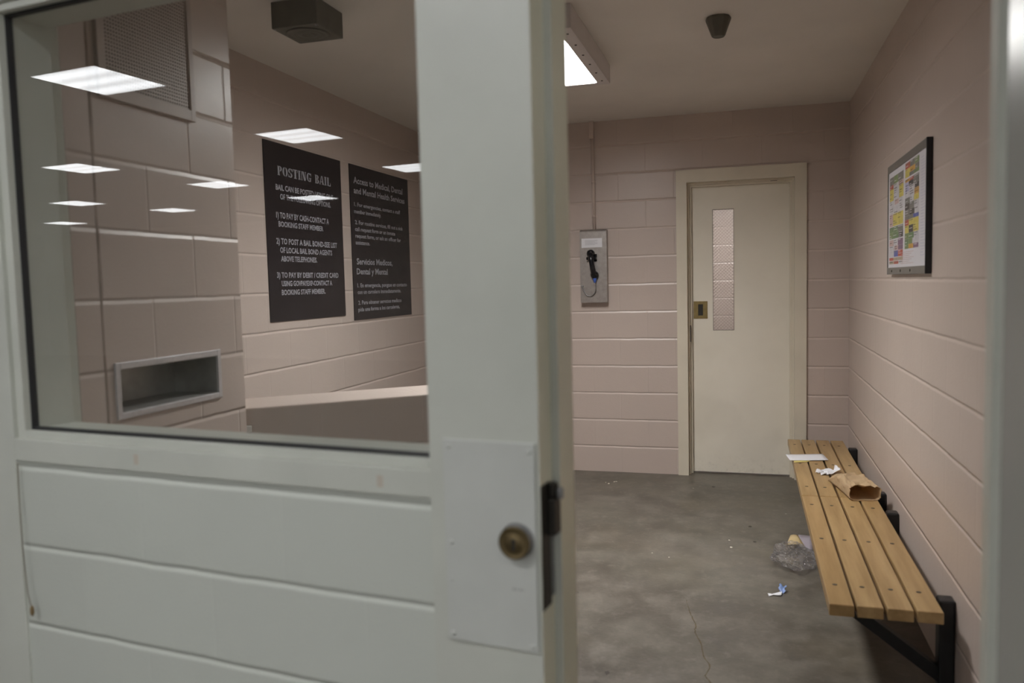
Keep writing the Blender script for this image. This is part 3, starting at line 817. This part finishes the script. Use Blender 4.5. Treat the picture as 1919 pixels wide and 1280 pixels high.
def outer_pt(p):
    cx, cy = (LX0 + LX1) / 2, (LY0 + LY1) / 2
    dx_, dy_ = p[0] - cx, p[1] - cy
    k = min((LX1 - cx) / abs(dx_) if dx_ else 9, (LY1 - cy) / abs(dy_) if dy_ else 9)
    return (cx + dx_ * k, cy + dy_ * k)
# door frame of the fixture: ring with rounded inner corners, plus exact outer corners
ring_i = [(*p,) for p in inner]
lo_i = [bm.verts.new((*p, LZ)) for p in ring_i]; hi_i = [bm.verts.new((*p, LZ + .006)) for p in ring_i]
n = len(ring_i); q4 = n // 4
corners = [(LX1, LY1), (LX0, LY1), (LX0, LY0), (LX1, LY0)]
lo_c = [bm.verts.new((*c, LZ)) for c in corners]; hi_c = [bm.verts.new((*c, LZ + .006)) for c in corners]
fs = []
for L_i, L_c in ((lo_i, lo_c), (hi_i, hi_c)):
    for k in range(4):
        for i in range(k * q4, k * q4 + q4 - 1): fs.append(bm.faces.new((L_i[i], L_i[i + 1], L_c[k])))
        fs.append(bm.faces.new((L_i[k * q4 + q4 - 1], L_i[(k * q4 + q4) % n], L_c[(k + 1) % 4], L_c[k])))
for i in range(n): fs.append(bm.faces.new((lo_i[i], lo_i[(i + 1) % n], hi_i[(i + 1) % n], hi_i[i])))
for i in range(4): fs.append(bm.faces.new((lo_c[i], lo_c[(i + 1) % 4], hi_c[(i + 1) % 4], hi_c[i])))
bmesh.ops.recalc_face_normals(bm, faces=fs); rell(bm)
link('door_frame', bm, 'lightbox', lt)
bm = bmesh.new(); prism(bm, rounded(ix0 - .004, ix1 + .004, iy0 - .004, iy1 + .004, .024), LZ + .0065, LZ + .0095); rell(bm)
link('lens', bm, 'lens_cell', lt, label='lit white acrylic lens')
for i in range(6):
    for x in (LX1 - .030, LX0 + .030):
        bm = bmesh.new(); lathe(bm, [(.005, -.0025), (.006, 0)], (x, LY0 + .08 + i * .172, LZ), 'z', 10); rell(bm)
        link('screw', bm, 'dark', lt)

bm = bmesh.new(); lathe(bm, [(.053, 0), (.056, -.006), (.056, -.012), (.030, -.082), (.026, -.086), (.024, -.083), (.002, -.083)], (0, 0, 0), 'z', 12)
for f in bm.faces: f.smooth = False
dt = link('ceiling_sensor', bm, 'darkbox', loc=None); dt.location = (-.121, 3.842, CH - .0005)
tag(dt, 'dark tapered detector on the ceiling above the cream door', 'detector')

sp = thing('ceiling_box', 'dark square box with round grille on the ceiling, seen through the window', 'ceiling box', (-1.765, 3.10, CH))
def rels(bm): bmesh.ops.translate(bm, verts=bm.verts, vec=-sp.location)
BX0, BX1, BY0, BY1, BZ = -1.872, -1.662, 2.985, 3.205, 2.503
bm = bmesh.new(); box(bm, BX0, BX1, BY0, BY1, BZ, CH - .0005, .003); rels(bm); link('housing', bm, 'darkbox', sp)
bm = bmesh.new(); lathe(bm, [(.090, 0), (.090, -.004), (.084, -.007), (.080, -.004), (.062, -.004), (.060, -.007), (.054, -.004), (.030, -.004), (.028, -.007), (.022, -.004), (.002, -.005)], ((BX0 + BX1) / 2, (BY0 + BY1) / 2, BZ), 'z', 36); rels(bm)
link('round_grille', bm, 'darkbox', sp)
for sx in (BX0 + .012, BX1 - .012):
    for sy in (BY0 + .012, BY1 - .012):
        bm = bmesh.new(); lathe(bm, [(.005, 0), (.004, -.003)], (sx, sy, BZ), 'z', 10); rels(bm); link('screw', bm, 'galv', sp)

# ------------------------------------------------------------------ wall benches
ZT = .345
SL = [(.260, .338), (.347, .428), (.439, .518), (.528, .606)]
def bench(label, Y0, Y1, rows, braces):
    root = thing('wall_bench', label, 'bench', (XR - .25, (Y0 + Y1) / 2, 0), 'slatted wall benches')
    def rb(bm): bmesh.ops.translate(bm, verts=bm.verts, vec=-root.location)
    for i, (a, b) in enumerate(SL):
        bm = bmesh.new(); box(bm, a, b, Y0 + .002 * (i % 2), Y1, ZT - .040, ZT, .003); rb(bm)
        s = link('slat', bm, 'wood', root)
        for y in rows:
            bm = bmesh.new(); lathe(bm, [(.0085, -.002), (.0085, .0006), (.005, .0012), (.002, .0008)], ((a + b) / 2 - .004, y - .004 * i, ZT), 'z', 14); rb(bm)
            link('bolt', bm, 'bolt', s)
    for y in braces:
        y -= .018
        bm = bmesh.new()
        box(bm, XR - .052, XR - .001, y - .03, y + .03, .02, .335, .008)
        rb(bm); br = link('bracket', bm, 'black', root)
        bm = bmesh.new(); box(bm, .275, XR - .053, y - .025, y + .025, ZT - .075, ZT - .041, .003); rb(bm); link('arm', bm, 'black', br)
        bm = bmesh.new(); prism(bm, [(.322, ZT - .076), (.388, ZT - .076), (.6195, .098), (.6195, .046)], y - .022, y + .022, axis='y'); rb(bm); link('brace', bm, 'black', br)
    mid = [y for y in rows if y not in braces]
    for y in mid:
        bm = bmesh.new(); box(bm, .275, .600, y - .025, y + .025, ZT - .052, ZT - .041, .002); rb(bm); link('cleat', bm, 'black', root)
    return root
bench('slatted maple bench on black brackets, the nearer one, empty', 2.800, 4.200, [4.040, 3.513, 2.985], [4.040, 2.985])
bench('slatted maple bench beside the cream door with papers and a bag on it', 4.207, 5.668, [5.497, 4.934, 4.389], [5.497, 4.389])

# things lying on the far bench
def sheet(name, pts, mats, nx=8, ny=5, f=lambda u, v: 0, thick=.0012, loc=None):
    """a thin sheet over a quad (p00,p10,p11,p01) with a height function"""
    bm = bmesh.new(); P = [Vector(p) for p in pts]; g = {}
    for k in (0, 1):
        for i in range(nx + 1):
            for j in range(ny + 1):
                u, v = i / nx, j / ny
                p = (P[0] * (1 - u) + P[1] * u) * (1 - v) + (P[3] * (1 - u) + P[2] * u) * v
                d = f(u, v); d = d if isinstance(d, Vector) else Vector((0, 0, d))
                g[i, j, k] = bm.verts.new(p + d + Vector((0, 0, thick * k)))
    for k in (0, 1):
        for i in range(nx):
            for j in range(ny): bm.faces.new((g[i, j, k], g[i + 1, j, k], g[i + 1, j + 1, k], g[i, j + 1, k]))
    for i in range(nx):
        for j in (0, ny): bm.faces.new((g[i, j, 0], g[i + 1, j, 0], g[i + 1, j, 1], g[i, j, 1]))
    for j in range(ny):
        for i in (0, nx): bm.faces.new((g[i, j, 0], g[i, j + 1, 0], g[i, j + 1, 1], g[i, j, 1]))
    bmesh.ops.recalc_face_normals(bm, faces=bm.faces)
    for fc in bm.faces: fc.smooth = True
    return link(name, bm, mats, loc=loc if loc is not None else P[0])
o = sheet('paper_sheet', [(.240, 4.983, ZT + .0042), (.459, 5.026, ZT + .0042), (.441, 5.196, ZT + .0042), (.224, 5.144, ZT + .0042)], 'paper', f=lambda u, v: .004 * (u - .5) ** 2, thick=.0015)
tag(o, 'flat white sheet of paper across the far end of the bench', 'paper')
o = sheet('envelope', [(.262, 4.945, ZT + .0006), (.340, 4.975, ZT + .0006), (.405, 5.120, ZT + .0006), (.270, 5.110, ZT + .0006)], 'manila', f=lambda u, v: .0008 * (1 - v) * math.sin(PI * u), thick=.0014)
tag(o, 'yellow paper peeking out beneath the white sheet on the bench', 'paper')
def crf(u, v):
    return Vector((.012 * math.sin(7 * u + 3 * v), .012 * math.sin(5 * v + 9 * u), .0025 + .016 * abs(math.sin(2.6 * PI * u)) * (.4 + .6 * v) + .006 * math.sin(9 * v + 4 * u) ** 2 + (.018 * max(0, u - .7) / .3)))
o = sheet('paper_scrap', [(.385, 4.640, ZT), (.478, 4.665, ZT), (.475, 4.755, ZT), (.360, 4.710, ZT)], 'paper', 14, 9, crf, .001)
tag(o, 'crumpled white paper scrap behind the brown bag on the bench', 'paper')

# brown paper bag lying on its side, mouth towards the camera
def paper_bag():
    bm = bmesh.new()
    back, mouth = Vector((.470, 4.520, ZT)), Vector((.545, 4.150, ZT))
    ax = (mouth - back); L = ax.length; ax.normalize(); sd = Vector((ax.y, -ax.x, 0)) * -1
    if sd.x < 0: sd = -sd
    rings = []; seg = 40; nl = 18
    for inner in (0, 1):
        layer = []
        for j in range(nl + 1):
            t = j / nl
            hw = .060 + .014 * t; hh = (.015 + .024 * min(1, t * 2.2)) * (1 + .10 * math.sin(5 * t))
            if t < .05: hh *= .55
            ring = []
            for i in range(seg):
                a = 2 * PI * i / seg; ca_, sa_ = math.cos(a), math.sin(a)
                px = hw * math.copysign(abs(ca_) ** .45, ca_); pz = hh * math.copysign(abs(sa_) ** .45, sa_)
                k = noise.noise(Vector((px * 38, t * 7, pz * 45 + 3))) * .0085 + noise.noise(Vector((px * 90, t * 17, pz * 60))) * .003
                if sa_ > 0: pz += k * 1.5 - .004 * math.exp(-((px / .022) ** 2)) * t
                else: k *= .15
                px += k * .8
                ln = L * t
                if j == nl: ln += .010 * noise.noise(Vector((a * 2.3, 1, 0))) + .004 * math.sin(17 * a) - (.012 if sa_ > .3 else 0)
                if inner: px *= .975; pz = pz * .94
                p = back + ax * ln + sd * px + Vector((0, 0, max(hh + pz, .0) + .0012 + (.0012 if inner else 0)))
                ring.append(bm.verts.new(p))
            layer.append(ring)
        rings.append(layer)
    for inner in (0, 1):
        for p, q in zip(rings[inner], rings[inner][1:]):
            for i in range(seg): bm.faces.new((p[i], p[(i + 1) % seg], q[(i + 1) % seg], q[i]))
        bm.faces.new(rings[inner][0])
    a, b = rings[0][-1], rings[1][-1]
    for i in range(seg): bm.faces.new((a[i], a[(i + 1) % seg], b[(i + 1) % seg], b[i]))
    bmesh.ops.recalc_face_normals(bm, faces=bm.faces)
    o = link('paper_bag', bm, 'kraft', loc=(.5, 4.35, ZT))
    return tag(o, 'crumpled brown paper bag lying open-mouthed on the wooden bench', 'bag')
paper_bag()

# ------------------------------------------------------------------ litter on the floor
bag = thing('plastic_bag', 'crumpled clear plastic bag on the concrete floor beside the bench', 'bag', (.225, 4.21, 0))
bm = bmesh.new(); bmesh.ops.create_icosphere(bm, subdivisions=5, radius=1)
for v in bm.verts:
    p = v.co.copy()
    r = 1 + .42 * noise.noise(p * 1.6 + Vector((3, 1, 2)))
    ridge = 1 - abs(noise.noise(p * 3.4)) * 2
    ridge2 = 1 - abs(noise.noise(p * 7.0 + Vector((9, 2, 4)))) * 2
    r += .20 * ridge + .09 * ridge2 - .12
    v.co = Vector((p.x * .092 * r, p.y * .165 * r, max(.0015, .030 + p.z * .036 * r)))
link('film', bm, 'film', bag)
o = sheet('paper_insert', [(-.045, .19, .012), (.045, .19, .012), (.02, .30, .03), (-.02, .30, .03)], mat('tan paper', (.55, .42, .22), .8), 4, 3, lambda u, v: .006 * math.sin(3 * u), .001)
o.location = (-.030, .175, .028); o.parent = bag; o['label'] = 'tan paper slip in the bag'
o = sheet('card_insert', [(.025, .20, .010), (.095, .185, .010), (.105, .335, .035), (.035, .345, .035)], mat('pale violet card', (.36, .32, .36), .5), 4, 3, lambda u, v: .004 * math.sin(2 * v), .001)
o.location = (.030, .205, .004); o.parent = bag; o['label'] = 'pale card at the back of the bag'
def torn(u, v): return Vector((.006 * math.sin(11 * u), .010 * math.sin(7 * u + 2 * v), .001 + .010 * u * (.5 + .5 * math.sin(6 * v))))
o = sheet('paper_shred', [(.090, 3.712, .0005), (.155, 3.745, .0005), (.150, 3.772, .0005), (.086, 3.738, .0005)], 'paper', 10, 4, torn, .001)
tag(o, 'torn white paper shred on the floor below the bench', 'paper')
o = sheet('candy_wrapper', [(.138, 3.765, .0008), (.160, 3.762, .002), (.168, 3.800, .020), (.136, 3.812, .024)], mat('blue wrapper', (.25, .36, .66), .35), 6, 5, lambda u, v: Vector((.004 * math.sin(9 * v), 0, .006 * math.sin(8 * u))), .001)
tag(o, 'small pale blue wrapper piece on the floor next to the white shred', 'wrapper')
bm = bmesh.new()
sp_ = [(-.976, 5.629), (-.907, 5.668), (-.36, 5.582), (.223, 5.068), (-.099, 4.488), (-.087, 4.37), (-.394, 4.14), (-.486, 4.19), (-.92, 5.66), (-.95, 5.60)]
for x, y in sp_:
    s = random.uniform(.004, .009); z = .0005
    vs = [bm.verts.new((x + s * math.cos(a) * random.uniform(.6, 1.3), y + 1.3 * s * math.sin(a) * random.uniform(.6, 1.3), z)) for a in (0, 1.2, 2.4, 3.6, 4.9)]
    top = bm.verts.new((x, y, z + s * .5)); bm.faces.new(vs)
    for i in range(5): bm.faces.new((vs[i], vs[(i + 1) % 5], top))
o = link('crumbs', bm, mat('pale crumbs', (.62, .58, .50), .8)); tag(o, 'scattered tiny pale crumbs on the concrete floor', 'debris'); o['kind'] = 'stuff'
bm = bmesh.new()
for x, y in [(-.228, 5.646), (.013, 4.762), (.035, 4.486), (-.766, 3.566), (-.5, 2.838)]:
    s = random.uniform(.008, .014)
    vs = [bm.verts.new((x + s * math.cos(a) * random.uniform(.5, 1.3), y + 1.6 * s * math.sin(a) * random.uniform(.5, 1.3), .0006)) for a in (0, 1.1, 2.3, 3.5, 4.9)]
    bm.faces.new(vs)
link('floor_stain', bm, mat('dark spot', (.055, .045, .035), .6), floor)

# ------------------------------------------------------------------ corridor and hall lights
def troffer(label, a, b, size=.575, group=None, long=1.):
    p = fw(a, b, KH)
    root = thing('ceiling_light', label, 'ceiling light', p, group, rotz=FA)
    h_ = size / 2
    bm = bmesh.new(); framering_xy(bm, h_, h_ + .022, -.008, -.0005, long); link('frame', bm, 'lightbox', root)
    bm = bmesh.new(); box(bm, -h_ * long, h_ * long, -h_, h_, -.006, -.003); link('lens', bm, 'lens_corr', root)
    return root
def framering_xy(bm, a, A, z0, z1, k=1.):
    x, X = a * k, a * k + A - a
    box(bm, -X, -x, -A, A, z0, z1); box(bm, x, X, -A, A, z0, z1); box(bm, -x, x, -A, -a, z0, z1); box(bm, -x, x, a, A, z0, z1)
T = [(-4.456, -2.551, 'large corridor ceiling light mirrored in the window below the vent'),
     (-4.553, -4.78, 'corridor ceiling light mirrored just above the left black poster'),
     (-7.83, -5.145, 'corridor ceiling light mirrored at left, second down under the largest one'),
     (-4.66, -7.09, 'corridor ceiling light mirrored above the right black poster'),
     (-7.63, -7.06, 'corridor ceiling light mirrored left of the left black poster'),
     (-7.60, -9.06, 'corridor ceiling light mirrored across the lettering of the left black poster'),
     (-10.94, -7.60, 'corridor ceiling light mirrored as a short white dash at far left'),
     (-10.66, -9.24, 'corridor ceiling light mirrored on the pink blocks above the steel tray'),
     (-14.2, -9.95, 'smallest corridor ceiling light mirrored lowest at far left')]
for a, b, s in T: troffer(s, a, b)
for a in (-1.3, 1.8):  # extra unseen lights, added to brighten the front wall
    for b in (-1.7, -3.9, -6.2):
        troffer('added oblong corridor ceiling light, unseen behind the camera', a, b, group='added corridor lights behind the camera', long=2.)
hl = thing('ceiling_light', 'lit box light on the ceiling of the hall behind the cream door', 'ceiling light', (0, 8.3, CH))
bm = bmesh.new(); box(bm, -.62, .62, -.3, .3, -.05, -.0005); link('housing', bm, 'lightbox', hl)
bm = bmesh.new(); box(bm, -.58, .58, -.26, .26, -.056, -.051); link('lens', bm, 'lens_hall', hl)

# ------------------------------------------------------------------ camera, world, colour
w = bpy.data.worlds.new('World'); SC.world = w; w.use_nodes = True
w.node_tree.nodes['Background'].inputs[0].default_value = (.01, .01, .01, 1); w.node_tree.nodes['Background'].inputs[1].default_value = .2
f_, yaw, pit, rol, hc = 1507.88, .2852, .0716, .0242, 1.4358
cd_ = bpy.data.cameras.new('camera'); cam = bpy.data.objects.new('camera', cd_); COL.objects.link(cam)
cd_.sensor_fit = 'HORIZONTAL'; cd_.sensor_width = 36; cd_.lens = f_ * 36 / 1919; cd_.clip_start = .02; cd_.clip_end = 100
fwd = Vector((-math.sin(yaw) * math.cos(pit), math.cos(yaw) * math.cos(pit), -math.sin(pit)))
r0 = Vector((math.cos(yaw), math.sin(yaw), 0)); u0 = r0.cross(fwd)
r = r0 * math.cos(rol) - u0 * math.sin(rol); u = r.cross(fwd)
mw = Matrix(((r.x, u.x, -fwd.x, 0), (r.y, u.y, -fwd.y, 0), (r.z, u.z, -fwd.z, hc), (0, 0, 0, 1)))
cam.matrix_world = mw
cd_.dof.use_dof = True; cd_.dof.focus_distance = 5.0; cd_.dof.aperture_fstop = 2.2
SC.camera = cam
vs_ = SC.view_settings; vs_.view_transform = 'Standard'; vs_.look = 'None'; vs_.exposure = 0; vs_.gamma = 1; vs_.use_curve_mapping = False
